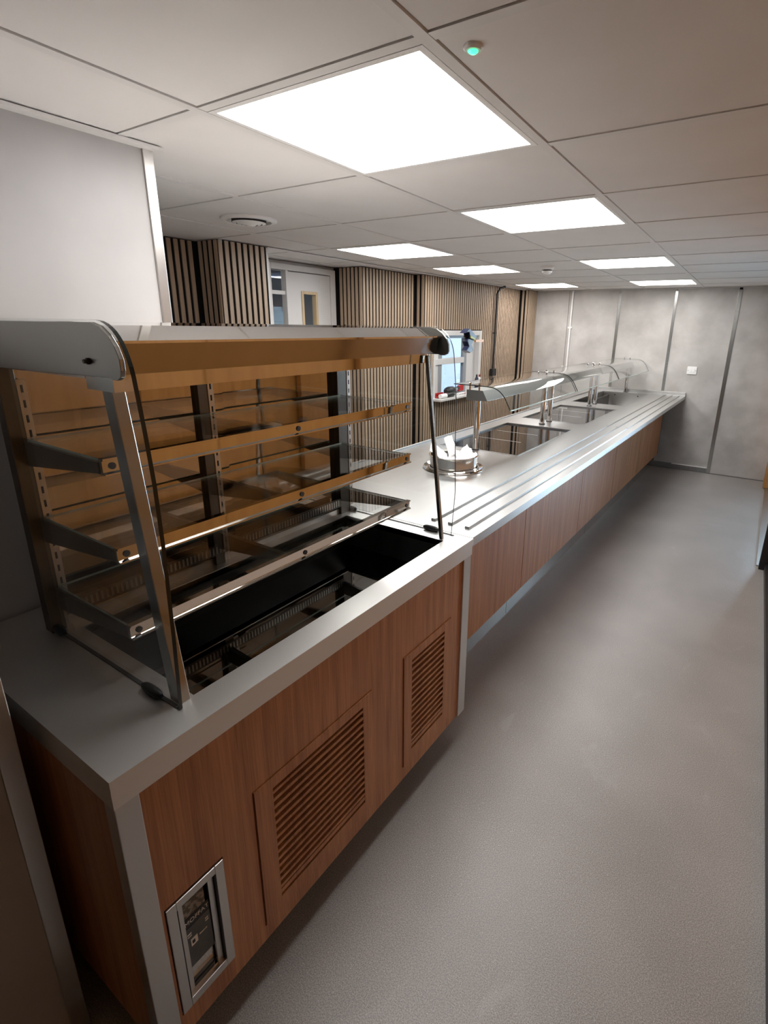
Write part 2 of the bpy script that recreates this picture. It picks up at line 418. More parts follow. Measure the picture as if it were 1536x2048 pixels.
# alcove with the door
struct(MB().box(-3.05, -2.95, 1.3, 2.19, FZ, HC).box(-3.05, -2.95, 2.94, 3.0, FZ, HC).box(-3.05, -2.95, 2.19, 2.94, 2.125, HC)
       .box(-3.05, -2.436, 1.742, 1.76, FZ, HC).build('wall_alcove', 'white'))
d1 = struct(MB().box(-2.96, -2.90, 2.14, 2.19, FZ, 2.17).box(-2.96, -2.90, 2.885, 2.95, FZ, 2.17).box(-2.96, -2.90, 2.19, 2.885, 2.122, 2.17)
            .box(-2.96, -2.90, 2.345, 2.372, FZ, 2.122).build('door_1', 'white', bevel=0.003))
leaf = MB()
leaf.box(-2.945, -2.91, 2.375, 2.535, FZ + 0.008, 2.115).box(-2.945, -2.91, 2.70, 2.882, FZ + 0.008, 2.115)
leaf.box(-2.945, -2.91, 2.535, 2.70, FZ + 0.008, 1.2).box(-2.945, -2.91, 2.535, 2.70, 1.955, 2.115)
lf = leaf.build('door_leaf', 'white', d1)
bd = MB(); bd.box(-2.95, -2.902, 2.52, 2.545, 1.185, 1.97).box(-2.95, -2.902, 2.69, 2.715, 1.185, 1.97).box(-2.95, -2.902, 2.545, 2.69, 1.185, 1.21).box(-2.95, -2.902, 2.545, 2.69, 1.945, 1.97)
lab(bd.build('vision_bead', 'bead', lf, 0.002), 'pale wooden beading round the vision panel')
MB().box(-2.93, -2.924, 2.545, 2.69, 1.21, 1.945).build('vision_pane', 'glass', lf)
MB().box(-2.908, -2.88, 2.40, 2.42, 0.95, 1.0).box(-2.886, -2.872, 2.40, 2.50, 0.968, 0.985).build('door_handle', 'mirror', lf, 0.003)
MB().box(-2.934, -2.928, 2.19, 2.345, FZ, 2.122).build('side_pane', 'glass', d1)
for z in (1.93, 1.30, 0.6): MB().box(-2.945, -2.915, 2.19, 2.345, z, z + 0.03).build('glazing_bar', 'white', d1)
# the room behind the door
struct(MB().box(-4.55, -4.45, 0.9, 3.5, FZ, HC).box(-4.45, -3.05, 0.9, 1.0, FZ, HC).box(-4.45, -3.05, 3.4, 3.5, FZ, HC).box(-3.05, -2.81, 0.9, 1.3, FZ, HC)
       .box(-3.05, -3.0, 3.0, 3.4, FZ, HC).build('wall_store', 'bluewall'))
t = thing('store_cabinet', 'grey cabinet in the room beyond the door glass', 'cabinet', (-4.2, 2.9, FZ))
MB().box(-4.44, -3.95, 2.5, 3.3, FZ, 1.72).build('body', 'grey', t, 0.004)
MB().box(-3.952, -3.935, 2.52, 2.895, FZ + 0.08, 1.70).build('door', 'grey', t, 0.002); MB().box(-3.952, -3.935, 2.905, 3.28, FZ + 0.08, 1.70).build('door', 'grey', t, 0.002)
t = thing('ceiling_light', 'small unseen lit panel added to light the room behind the door', 'ceiling light', (-3.75, 2.2, HC - 0.02))  # unseen lamp, added so the room behind the door is lit
MB().box(-3.95, -3.55, 2.0, 2.4, HC - 0.012, HC).build('frame', 'plastic', t); MB().box(-3.93, -3.57, 2.02, 2.38, HC - 0.016, HC - 0.011).build('diffuser', 'led', t)

# window in the slatted wall
w1 = struct(MB().box(-2.60, -2.478, 4.02, 4.06, 0.93, 1.655).box(-2.60, -2.478, 5.07, 5.13, 0.93, 1.655)
            .box(-2.75, -2.478, 4.06, 5.07, 1.60, 1.655).build('window_1', 'white', bevel=0.003))
lab(MB().box(-2.57, -2.36, 3.99, 5.13, 0.905, 0.93).build('window_sill', 'white', w1, 0.004), 'white sill board')
sash = MB(); sash.box(-2.57, -2.53, 4.20, 4.275, 0.93, 1.60).box(-2.57, -2.53, 4.775, 4.85, 0.93, 1.60).box(-2.57, -2.53, 4.275, 4.775, 0.93, 0.955).box(-2.57, -2.53, 4.275, 4.775, 1.58, 1.60)
sash.build('sash', 'grey', w1, 0.003)
lab(MB().box(-2.575, -2.52, 4.06, 4.775, 1.285, 1.350).build('transom', 'white', w1, 0.003), 'pale grey transom bar')
MB().box(-2.565, -2.535, 4.06, 4.20, 0.93, 1.60).build('blank_panel', 'white', w1)
MB().box(-2.565, -2.535, 4.85, 5.07, 0.93, 1.60).build('blank_panel', 'white', w1)
MB().box(-2.553, -2.547, 4.275, 4.775, 0.955, 1.285).build('pane', 'glass', w1)
MB().box(-2.553, -2.547, 4.275, 4.775, 1.350, 1.58).build('pane', 'glass', w1)

# pier and near wall on the left
pier = struct(MB().box(-2.80, -1.068, -0.72, 0.085, FZ, HC + 0.04).box(-2.8, -1.08, 0.085, 0.112, FZ, HC + 0.04).build('wall_pier', 'plaster'))
lab(MB().box(-1.09, -1.062, 0.084, 0.117, FZ, HC - 0.004).build('corner_trim', 'steel_v', pier, 0.002), 'brushed steel corner trim on the pier')
MB().box(-1.07, -1.035, -0.72, 0.135, HC - 0.008, HC + 0.001).build('edge_angle', 'tbar', pier)
near = struct(MB().box(-2.8, -0.572, -4.9, -0.70, FZ, HC + 0.04).box(-2.8, -0.585, -0.70, -0.668, FZ, HC + 0.04).build('wall_near', 'plaster'))
lab(MB().box(-0.60, -0.566, -0.702, -0.664, FZ, HC - 0.004).build('corner_trim', 'steel_v', near, 0.002), 'brushed steel corner trim beside the counter end')
struct(MB().box(-0.6, 1.3, -4.95, -4.85, FZ, HC + 0.04).build('wall_rear', 'oak'))
# perimeter ceiling angles along the slatted wall and the back wall
struct(MB().box(-2.655, -2.40, 1.36, 1.362, HC - 0.02, HC).box(-2.45, -2.415, 1.74, 6.27, HC - 0.006, HC + 0.001).build('trim_1', 'tbar'))
struct(MB().box(-2.36, 0.95, 6.562, 6.60, HC - 0.004, HC + 0.001).build('trim_2', 'tbar'))

# ------------------------------------------------------------------ right side: wooden folding partition, doorway, dining hall
def xr(y): return 0.921 - 0.0245 * y
struct(MB().hexa([(1.11, -4.9, FZ), (1.25, -4.9, FZ), (1.10, 3.66, FZ), (0.96, 3.66, FZ)], [(1.11, -4.9, HC), (1.25, -4.9, HC), (1.10, 3.66, HC), (0.96, 3.66, HC)]).build('wall_unseen_backing', 'void'))  # unseen wall added behind the partition to keep its gaps dark
fp = thing('folding_partition', 'tall orange oak folding partition along the right side of the aisle', 'partition', (0.92, 0.5, FZ))
yy = -4.72
pw = 0.70
while yy < 3.5:
    y0, y1 = yy + 0.004, min(yy + pw, 3.58) - 0.004
    off = 0.0
    if 1.55 < y0 < 1.75: off = 0.075
    a0, a1 = xr(y0) + 0.035 + off, xr(y1) + 0.035 + off
    MB().hexa([(a0, y0, FZ + 0.06), (a0 + 0.05, y0, FZ + 0.06), (a1 + 0.05, y1, FZ + 0.06), (a1, y1, FZ + 0.06)],
              [(a0, y0, HC - 0.02), (a0 + 0.05, y0, HC - 0.02), (a1 + 0.05, y1, HC - 0.02), (a1, y1, HC - 0.02)]).build('panel', 'oak', fp, 0.002)
    yy += pw if not (1.4 < yy < 1.7) else pw - 0.25
    if 1.5 < yy < 2.3 and off: yy += 0.22
for nm, d0, d1, z0, z1, mm in (('bottom_rail', 0.0, 0.10, FZ, FZ + 0.055, 'black'), ('top_track', 0.0, 0.11, HC - 0.025, HC, 'grey')):
    ya, yb = -4.80, 3.60
    MB().hexa([(xr(ya) + d0, ya, z0), (xr(ya) + d1, ya, z0), (xr(yb) + d1, yb, z0), (xr(yb) + d0, yb, z0)],
              [(xr(ya) + d0, ya, z1), (xr(ya) + d1, ya, z1), (xr(yb) + d1, yb, z1), (xr(yb) + d0, yb, z1)]).build(nm, mm, fp)
MB().box(0.795, 0.93, 3.60, 3.66, FZ, HC - 0.02).build('end_post', 'black', fp, 0.004)
th = struct(MB().box(0.78, 0.90, 3.66, 6.19, FZ, FZ + 0.012).build('trim_3', 'steel'))
struct(MB().box(0.76, 0.92, 6.19, 6.57, FZ + 0.012, HC).build('trim_4', 'oak', bevel=0.004))
struct(MB().box(0.80, 1.0, 3.66, 6.57, 1.98, HC).build('wall_lintel', 'oak'))
# dining hall shell with a daylit window in its far end wall
struct(MB().box(1.1, 3.6, 2.0, 2.1, FZ, HC + 0.04).box(3.45, 3.6, 2.1, 10.1, FZ, HC + 0.04).box(0.92, 1.05, 6.752, 10.1, FZ, HC + 0.04)
       .box(1.05, 1.2, 10.0, 10.15, FZ, HC + 0.04).box(3.4, 3.45, 10.0, 10.15, FZ, HC + 0.04).box(1.2, 3.4, 10.0, 10.15, FZ, 0.10).box(1.2, 3.4, 10.0, 10.15, 2.10, HC + 0.04).build('wall_hall', 'hallwall'))
w2 = struct(MB().box(1.2, 1.25, 9.99, 10.1, 0.1, 2.1).box(3.35, 3.4, 9.99, 10.1, 0.1, 2.1).box(1.25, 3.35, 9.99, 10.1, 0.1, 0.15).box(1.25, 3.35, 9.99, 10.1, 2.05, 2.1)
            .box(2.27, 2.33, 10.0, 10.1, 0.15, 2.05).build('window_2', 'white', bevel=0.003))
MB().box(1.25, 2.27, 10.05, 10.06, 0.15, 2.05).build('pane', 'daywin', w2)
MB().box(2.33, 3.35, 10.05, 10.06, 0.15, 2.05).build('pane', 'daywin', w2)

# ------------------------------------------------------------------ LED ceiling panels
LL = {(-1, 0): 'square white LED ceiling panel, the nearest and largest, over the display counter',
      (-1, 2): 'white LED ceiling panel, second from the camera along the main runner',
      (-1, 5): 'white LED ceiling panel, third from the camera along the main runner',
      (-1, 8): 'white LED ceiling panel by the back wall, right of its neighbour',
      (-3, 3): 'white LED ceiling panel nearest the white door, in the left row',
      (-3, 5): 'white LED ceiling panel in the middle of the left row',
      (-3, 8): 'white LED ceiling panel farthest back in the left row'}
for (i, k), L in LL.items():
    c = cell_pts(i, k, 1, HC)
    ctr = (sum(p[0] for p in c) / 4, sum(p[1] for p in c) / 4, HC)
    t = thing('ceiling_light', L, 'ceiling light', ctr, 'LED panels in the ceiling grid')
    o_ = cell_pts(i, k, 1, ZB, -0.002); n_ = cell_pts(i, k, 1, ZB, 0.014)
    fr = MB(); up = 0.012
    for a in range(4):
        b = (a + 1) % 4
        fr.hexa([o_[a], o_[b], n_[b], n_[a]], [(*p[:2], ZB + up) for p in (o_[a], o_[b], n_[b], n_[a])])
    fr.build('frame', 'plastic', t)
    MB().hexa(cell_pts(i, k, 1, ZB + 0.002, 0.0145), cell_pts(i, k, 1, ZB + 0.012, 0.0145)).build('diffuser', 'led', t)

# ceiling fittings
t = thing('air_vent', 'round white ceiling air diffuser above the slatted corner', 'vent', (-1.735, 1.027, HC))
MB().lathe([(0.138, HC + 0.004), (0.138, HC - 0.004), (0.118, HC - 0.011), (0.110, HC - 0.009), (0.110, HC + 0.004)], -1.735, 1.027, 48, True).build('rim', 'plastic', t, smooth=True)
MB().lathe([(0.085, HC + 0.003), (0.085, HC - 0.0135)], -1.735, 1.027, 40).build('throat_shade', 'void', t, smooth=True)  # black drum in place of the shade in the gap inside the rim
for r0, z in ((0.083, 0.0185), (0.060, 0.022), (0.040, 0.025)):
    MB().lathe([(r0, HC - z + 0.005), (r0 - 0.015, HC - z - 0.002), (r0 - 0.019, HC - z), (r0 - 0.003, HC - z + 0.007)], -1.735, 1.027, 40, True).build('ring', 'plastic', t, smooth=True)
MB().lathe([(0.001, HC - 0.031), (0.017, HC - 0.030), (0.022, HC - 0.024), (0.02, HC - 0.013)], -1.735, 1.027, 32).build('core', 'plastic', t, smooth=True)

t = thing('smoke_detector', 'white smoke detector hanging from a ceiling tile', 'smoke detector', (-1.145, 3.68, HC))
MB().lathe([(0.058, HC + 0.004), (0.058, HC - 0.008), (0.05, HC - 0.02), (0.044, HC - 0.022)], -1.145, 3.68, 32).build('base', 'plastic', t, smooth=True)
MB().lathe([(0.040, HC - 0.022), (0.040, HC - 0.034)], -1.145, 3.68, 32).build('sensor_slot', 'black', t, smooth=True)
MB().lathe([(0.044, HC - 0.033), (0.042, HC - 0.044), (0.024, HC - 0.058), (0.001, HC - 0.060)], -1.145, 3.68, 32).build('cap', 'plastic', t, smooth=True)

t = thing('indicator_light', 'small green lit indicator in the ceiling beside the largest light panel', 'indicator', (0.046, 0.088, HC))
MB().lathe([(0.019, HC + 0.006), (0.019, HC + 0.001), (0.015, HC - 0.003), (0.010, HC - 0.003), (0.010, HC + 0.006)], 0.046, 0.088, 28, True).build('bezel', 'plastic', t, smooth=True)
MB().lathe([(0.0098, HC + 0.004), (0.0098, HC - 0.004), (0.006, HC - 0.007), (0.0005, HC - 0.008)], 0.046, 0.088, 24).build('lens', 'green', t, smooth=True)

# conduits, switch
t = thing('black_conduit', 'black conduit with a socket box running down the slatted wall', 'conduit', (-2.47, 5.45, 1.1))
MB().tube([(-2.40, 5.56, HC - 0.004), (-2.44, 5.50, HC - 0.03), (-2.455, 5.455, HC - 0.09), (-2.458, 5.45, 1.16)], 0.014, 10).build('pipe', 'black', t, smooth=True)
MB().box(-2.480, -2.435, 5.40, 5.51, 1.09, 1.18).build('socket_box', 'black', t, 0.004)
MB().box(-2.480, -2.440, 5.432, 5.468, 1.62, 1.635).build('saddle_clip', 'black', t, 0.002)
t = thing('white_conduit', 'thin white conduit dropping down the back wall to the counter', 'conduit', (-1.855, 6.59, 0.97))
MB().tube([(-1.855, 6.586, HC - 0.002), (-1.855, 6.586, 0.98)], 0.013, 10).build('pipe', 'plastic', t, smooth=True)
MB().box(-1.925, -1.785, 6.575, 6.600, 1.155, 1.185).build('trunking', 'plastic', t, 0.003)
MB().box(-1.885, -1.825, 6.578, 6.600, 1.70, 1.722).build('saddle_clip', 'plastic', t, 0.003)
t = thing('wall_switch', 'white double wall switch on the concrete effect back wall', 'switch', (-0.236, 6.595, 1.216))
MB().box(-0.292, -0.180, 6.588, 6.600, 1.168, 1.264).build('plate', 'plastic', t, 0.004)
for x in (-0.262, -0.225): MB().box(x, x + 0.022, 6.583, 6.589, 1.196, 1.236).build('rocker', 'plastic', t, 0.002)
for x in (-0.284, -0.194): MB().box(x, x + 0.006, 6.586, 6.589, 1.212, 1.22).build('screw', 'darksteel', t)

# ------------------------------------------------------------------ near counter (heated display counter)
TOP = 0.893
dc = thing('display_counter', 'red-brown wooden serving counter with steel top, louvred grilles and a black heated well', 'counter', (-0.65, 0.075, FZ))
XF, XBK, YL, YR = -0.255, -1.05, -0.631, 0.781
WX0, WX1, WY0, WY1 = -0.84, -0.342, -0.40, 0.692
top = MB()
top.box(XBK, WX0, YL, YR, 0.868, TOP).box(WX1, XF, YL, YR, 0.868, TOP).box(WX0, WX1, YL, WY0, 0.868, TOP).box(WX0, WX1, WY1, YR, 0.868, TOP)
top.box(XF - 0.004, XF - 0.02, YL + 0.001, YR - 0.001, 0.824, 0.869).box(XBK, XF - 0.02, YL + 0.001, YL + 0.018, 0.824, 0.869)
tp = top.build('worktop', 'steel_n', dc)
for ya, yb in ((YL + 0.002, -0.581), (0.722, YR - 0.002)):
    MB().box(XF - 0.045, XF - 0.007, ya, yb, 0.075, 0.824).build('corner_post', 'steel_v', dc, 0.002)
# wooden front with openings for the two grilles and the controller
PX = -0.270
cuts = [(-0.572, -0.424, 0.142, 0.484), (-0.327, 0.143, 0.126, 0.588), (0.318, 0.645, 0.128, 0.602)]
fpnl = MB(); y = -0.581
for (a, b, z0, z1) in cuts:
    fpnl.box(PX - 0.018, PX, y, a, 0.075, 0.824)
    fpnl.box(PX - 0.018, PX, a, b, 0.075, z0).box(PX - 0.018, PX, a, b, z1, 0.824)
    y = b
fpnl.box(PX - 0.018, PX, y, 0.722, 0.075, 0.824)
fpn = lab(fpnl.build('front_panel', 'walnut', dc), 'red-brown wood grain front panel')
MB().box(XBK, XF - 0.05, YL + 0.006, YL + 0.022, 0.075, 0.824).build('end_panel', 'walnut', dc)
MB().box(XBK, XF - 0.05, YR - 0.022, YR - 0.006, 0.075, 0.70).build('end_panel', 'walnut', dc)
MB().box(XBK, XBK + 0.015, YL + 0.025, YR - 0.025, 0.075, 0.866).build('back_panel', 'steel_v', dc)
MB().box(XBK + 0.02, PX - 0.10, YL + 0.03, YR - 0.03, 0.075, 0.10).build('base_tray', 'darksteel', dc)
MB().box(XBK + 0.06, PX - 0.16, YL + 0.10, YR - 0.08, FZ, 0.075).build('plinth', 'black', dc)
def grille(a, b, z0, z1, sa, sb, sz0, sz1, n, title):
    xg = PX + 0.004
    g = MB(); e = 0.003
    g.box(xg - 0.016, xg, a + e, sa, z0 + e, z1 - e).box(xg - 0.016, xg, sb, b - e, z0 + e, z1 - e)
    g.box(xg - 0.016, xg, sa, sb, z0 + e, sz0).box(xg - 0.016, xg, sa, sb, sz1, z1 - e)
    go = lab(g.build('vent_grille', 'walnut', dc), title)
    p = (sz1 - sz0) / n; slot = p * 0.43
    src = None
    for j in range(1, n):
        z = sz0 + j * p
        if src is None:
            src = MB().box(xg - 0.016, xg - 0.0005, sa, sb, z + slot / 2 - slot / 2 * 0, z + p - slot / 2 - slot / 2).build('louvre', 'walnut', go); z_first = z
        else: inst(src, go, (0, 0, z - z_first))
    MB().box(xg - 0.016, xg - 0.0005, sa, sb, sz0 + slot, sz0 + p).build('louvre', 'walnut', go)
    MB().box(xg - 0.06, xg - 0.056, a + 0.02, b - 0.02, z0 + 0.02, z1 - 0.02).build('backing', 'void', go)
grille(-0.327, 0.143, 0.126, 0.588, -0.268, 0.097, 0.172, 0.553, 15, 'wide louvred vent panel in the middle of the front')
grille(0.318, 0.645, 0.128, 0.602, 0.369, 0.593, 0.178, 0.567, 15, 'narrower louvred vent panel at the far end of the front')
# controller
cu = lab(MB().box(PX - 0.018, PX + 0.004, -0.570, -0.547, 0.146, 0.480).box(PX - 0.018, PX + 0.004, -0.449, -0.426, 0.146, 0.480)
         .box(PX - 0.018, PX + 0.004, -0.547, -0.449, 0.146, 0.17).box(PX - 0.018, PX + 0.004, -0.547, -0.449, 0.458, 0.480).build('control_unit', 'steel_v', dc, 0.0015), 'steel framed temperature controller low on the front')
MB().box(PX - 0.0175, PX + 0.0045, -0.5475, -0.546, 0.172, 0.456).box(PX - 0.0175, PX + 0.0045, -0.450, -0.4485, 0.172, 0.456).build('frame_groove', 'black', cu)
MB().box(PX - 0.06, PX - 0.055, -0.547, -0.449, 0.15, 0.476).build('recess', 'void', cu)
MB().box(PX - 0.012, PX - 0.006, -0.546, -0.531, 0.17, 0.458).build('inner_lip', 'steel_v', cu)
MB().box(PX - 0.012, PX - 0.006, -0.466, -0.452, 0.17, 0.458).build('inner_lip', 'steel_v', cu)
MB().box(PX - 0.045, PX - 0.010, -0.531, -0.476, 0.392, 0.458).build('rating_plate', 'label', cu)
MB().box(PX - 0.045, PX - 0.010, -0.531, -0.468, 0.362, 0.390).build('name_band', 'black', cu)
MB().box(PX - 0.045, PX - 0.010, -0.531, -0.468, 0.238, 0.360).build('face_plate', 'lcd', cu)
MB().box(PX - 0.011, PX - 0.009, -0.522, -0.505, 0.300, 0.322).build('symbol', 'plastic', cu)
MB().box(PX - 0.011, PX - 0.0085, -0.519, -0.512, 0.306, 0.316).build('symbol_mark', 'black', cu)
for ya_, yb_, za_ in ((-0.528, -0.518, 0.340), (-0.528, -0.518, 0.333), (-0.482, -0.474, 0.340), (-0.482, -0.474, 0.333), (-0.500, -0.480, 0.312)):
    MB().box(PX - 0.011, PX - 0.009, ya_, yb_, za_, za_ + 0.003).build('print_line', 'plastic', cu)
MB().box(PX - 0.016, PX - 0.008, -0.545, -0.452, 0.168, 0.174).build('bottom_lip', 'mirror', cu)
MB().box(PX - 0.05, PX - 0.018, -0.545, -0.452, 0.176, 0.232).build('terminal_block', 'copper', cu)
def lettering(txt, parent, origin, size, mt):
    """flat raised letters on a face that looks to +X, reading along +Y"""
    cv = bpy.data.curves.new('lettering', 'FONT'); cv.body = txt; cv.size = size; cv.extrude = 0.0006; cv.align_x = 'CENTER'; cv.align_y = 'CENTER'
    tmp = bpy.data.objects.new('tmp', cv); COL.objects.link(tmp)
    dg = bpy.context.evaluated_depsgraph_get(); me = bpy.data.meshes.new_from_object(tmp.evaluated_get(dg))
    bpy.data.objects.remove(tmp); me.name = 'lettering'
    me.materials.clear(); me.materials.append(MT[mt])
    o = bpy.data.objects.new('lettering', me); COL.objects.link(o); o.parent = parent
    b = parent['_b']
    o.location = (origin[0] - b[0], origin[1] - b[1], origin[2] - b[2]); o.rotation_euler = (math.pi / 2, 0, math.pi / 2)
    return o
lettering('MOFFAT', cu, (PX - 0.0095, -0.500, 0.376), 0.0165, 'plastic')
# heated well
we = MB()
we.box(WX0 - 0.003, WX0, WY0, WY1, 0.757, 0.890).box(WX1, WX1 + 0.003, WY0, WY1, 0.757, 0.890).box(WX0, WX1, WY0 - 0.003, WY0, 0.757, 0.890).box(WX0, WX1, WY1, WY1 + 0.003, 0.757, 0.890)
wo = lab(we.build('well_lining', 'blackwall', dc), 'matt black sides of the heated well')
lab(MB().box(WX0, WX1, WY0, WY1, 0.750, 0.757).build('well_floor', 'wellfloor', dc), 'polished black glass floor of the well')

# ------------------------------------------------------------------ glass display case standing on the near counter
cs = thing('display_case', 'curved glass food display case with polished steel canopy and three glass shelves', 'display case', (-0.6, 0.15, TOP))
YA, YC = -0.452, 0.762
def sx(y): return -0.062 * (y + 0.44) / 1.18
SH = sx(YC) - sx(YA)
# canopy
can = MB().prism([(-1.055, 1.672), (-1.055, 1.688), (-0.50, 1.694), (-0.440, 1.688), (-0.352, 1.662), (-0.352, 1.657), (-0.44, 1.668)], YA + 0.004, YC - 0.004, SH)
can.build('canopy', 'mirror', cs)
lab(MB().prism([(-0.375, 1.660), (-0.353, 1.6575), (-0.362, 1.602), (-0.385, 1.602)], YA + 0.006, YC - 0.02, SH).build('fascia', 'fascia', cs), 'mirror polished fascia under the canopy edge')
lab(MB().prism([(-0.50, 1.605), (-0.400, 1.605), (-0.400, 1.567), (-0.50, 1.567)], YA + 0.012, YC - 0.045, SH * 0.8).build('light_housing', 'copper', cs), 'polished lamp housing under the fascia')
MB().box(-0.88, -0.52, YA + 0.02, YC - 0.05, 1.585, 1.60).build('lamp_tray', 'mirror', cs)
# end plates
def plate_prof(dx):
    arc = [(-0.412, 1.693), (-0.385, 1.687), (-0.360, 1.672), (-0.342, 1.653), (-0.332, 1.632), (-0.331, 1.612), (-0.336, 1.600), (-0.350, 1.594)]
    return [(-1.055, 1.588), (-1.055, 1.692)] + [(x + dx, z) for x, z in arc] + [(-0.365 + dx, 1.594), (-0.372 + dx, 1.597)]
MB().prism(plate_prof(0), YA - 0.006, YA + 0.003).build('end_plate', 'endsteel', cs, 0.001)
MB().prism([(x, z) for x, z in plate_prof(-0.052)], YC - 0.003, YC + 0.006).build('end_plate', 'darksteel', cs, 0.001)
MB().tube([(-0.438, YA - 0.010, 1.624), (-0.438, YA - 0.004, 1.624)], 0.006, 12).build('plate_screw', 'black', cs)
MB().tube([(-0.438, YA - 0.016, 1.6235), (-0.438, YA - 0.010, 1.624)], 0.004, 10).build('plate_screw', 'darksteel', cs)
# bent front glass and flat end glasses
def bez(p0, p1, p2, n): return [((1 - t) ** 2 * p0[0] + 2 * t * (1 - t) * p1[0] + t * t * p2[0], (1 - t) ** 2 * p0[1] + 2 * t * (1 - t) * p1[1] + t * t * p2[1]) for t in [i / n for i in range(n + 1)]]
gpath = [(-0.44, 1.698)] + bez((-0.412, 1.697), (-0.335, 1.690), (-0.319, 1.602), 10) + [(-0.308, 1.50), (-0.301, 1.40), (-0.301, 1.28), (-0.310, 1.08), (-0.322, TOP + 0.001)]
for yy_, dx, th_ in ((YA + 0.008, 0.0, 0.0042), (YC - 0.001, -0.042, 0.003)):
    g = MB(); pr = [(-0.88, TOP + 0.001)] + [(x + dx * (0.6 if z < 1.2 else 1.0), z) for x, z in gpath[::-1]] + [(-0.88, 1.697)]
    g.prism(pr, yy_ - th_, yy_ + th_)
    n = len(pr); g.mi = [1] * n + [0, 0]
    lab(g.build('end_glass', ['glass', 'edge'], cs), 'clear end glass with a rounded front corner and dark edge')
# slanted front posts
for y0, y1, xt, xb_, d in ((-0.438, -0.411, -0.436, -0.352, 0.0175), (0.697, 0.711, -0.440, -0.358, 0.007)):
    MB().hexa([(xb_ - d, y0, TOP), (xb_ + d, y0, TOP), (xb_ + d, y1, TOP), (xb_ - d, y1, TOP)], [(xt - d, y0, 1.594), (xt + d, y0, 1.594), (xt + d, y1, 1.594), (xt - d, y1, 1.594)]).build('front_post', 'post', cs, 0.002)
# rear uprights, mirror doors
for y0, y1, mm in ((-0.462, -0.425, 'darksteel'), (0.048, 0.085, 'darksteel'), (0.690, 0.750, 'darksteel')):
    up = MB().box(-0.905, -0.868, y0, y1, TOP, 1.60).build('rear_upright', mm, cs, 0.002)
    st = MB().box(-0.8685, -0.866, y1 - 0.002, y1 + 0.018, TOP + 0.03, 1.56)
    so = st.build('slotted_strip', 'steel_v', up)
    src = None; z = TOP + 0.06
    while z < 1.54:
        if src is None: src = MB().box(-0.8665, -0.8652, y1 + 0.005, y1 + 0.010, z, z + 0.018).build('slot', 'void', up); zf = z
        else: inst(src, up, (0, 0, z - zf))
        z += 0.036
lab(MB().box(-0.893, -0.887, -0.425, 0.150, 0.915, 1.585).build('rear_door', 'rear', cs), 'bronze mirror sliding door on the left')
lab(MB().box(-0.903, -0.897, 0.085, 0.690, 0.915, 1.585).build('rear_door', 'rear', cs), 'bronze mirror sliding door on the right')
MB().box(-0.912, -0.882, -0.425, 0.690, TOP, 0.915).build('door_track', 'steel', cs)
# slotted air strip low at the back
av = lab(MB().box(-0.866, -0.863, -0.42, 0.685, 0.932, 0.970).build('air_strip', 'darksteel', cs), 'dark slotted air strip along the rear')
src = None; y = -0.40
while y < 0.67:
    if src is None: src = MB().box(-0.863, -0.8615, y, y + 0.006, 0.938, 0.964).build('slot_fin', 'steel_v', av); yf = y
    else: inst(src, av, (0, y - yf, 0))
    y += 0.014
# shelves
for zt, zb in ((1.421, 1.385), (1.219, 1.183), (1.026, 0.990)):
    s = MB(); s.box(-0.862, -0.522, -0.428, 0.700, zt - 0.008, zt - 0.002); s.mi = [0, 0, 1, 1, 1, 1]
    so = s.build('glass_shelf', ['glass', 'edgelight'], cs)
    rail = MB().prism([(-0.524, zt), (-0.506, zt), (-0.506, zt - 0.004), (-0.512, zt - 0.006), (-0.512, zb + 0.006), (-0.504, zb + 0.003), (-0.504, zb), (-0.524, zb)], -0.432, 0.702)
    rl = rail.build('front_rail', 'copper', cs)
    for yb_ in (-0.412, 0.123, 0.682):
        MB().tube([(-0.5125, yb_, (zt + zb) / 2), (-0.5095, yb_, (zt + zb) / 2)], 0.0075, 14).build('bolt', 'black', rl)
    for y0, y1 in ((-0.434, -0.420), (0.058, 0.076), (0.690, 0.704)):
        MB().hexa([(-0.868, y0, zb - 0.035), (-0.525, y0, zb + 0.002), (-0.525, y1, zb + 0.002), (-0.868, y1, zb - 0.035)],
                  [(-0.868, y0, zt - 0.009), (-0.525, y0, zt - 0.009), (-0.525, y1, zt - 0.009), (-0.868, y1, zt - 0.009)]).build('shelf_arm', 'darksteel', cs, 0.0015)
# black clips under the end glasses
for x, y in ((-0.420, YA + 0.002), (-0.860, YA + 0.002), (-0.440, YC - 0.006), (-0.875, YC - 0.006)):
    pts = [(x - 0.036 + 0.072 * i / 8, y, TOP + 0.011) for i in range(9)]
    rr = [0.005, 0.009, 0.0105, 0.011, 0.011, 0.011, 0.0105, 0.009, 0.005]
    MB().tube(pts, rr, 14).build('glass_clip', 'black', cs, smooth=True)
for y in (YA + 0.008, YC - 0.001):
    MB().box(-0.88, -0.335, y - 0.0045, y + 0.0045, TOP, TOP + 0.002).build('glass_seal', 'black', cs)

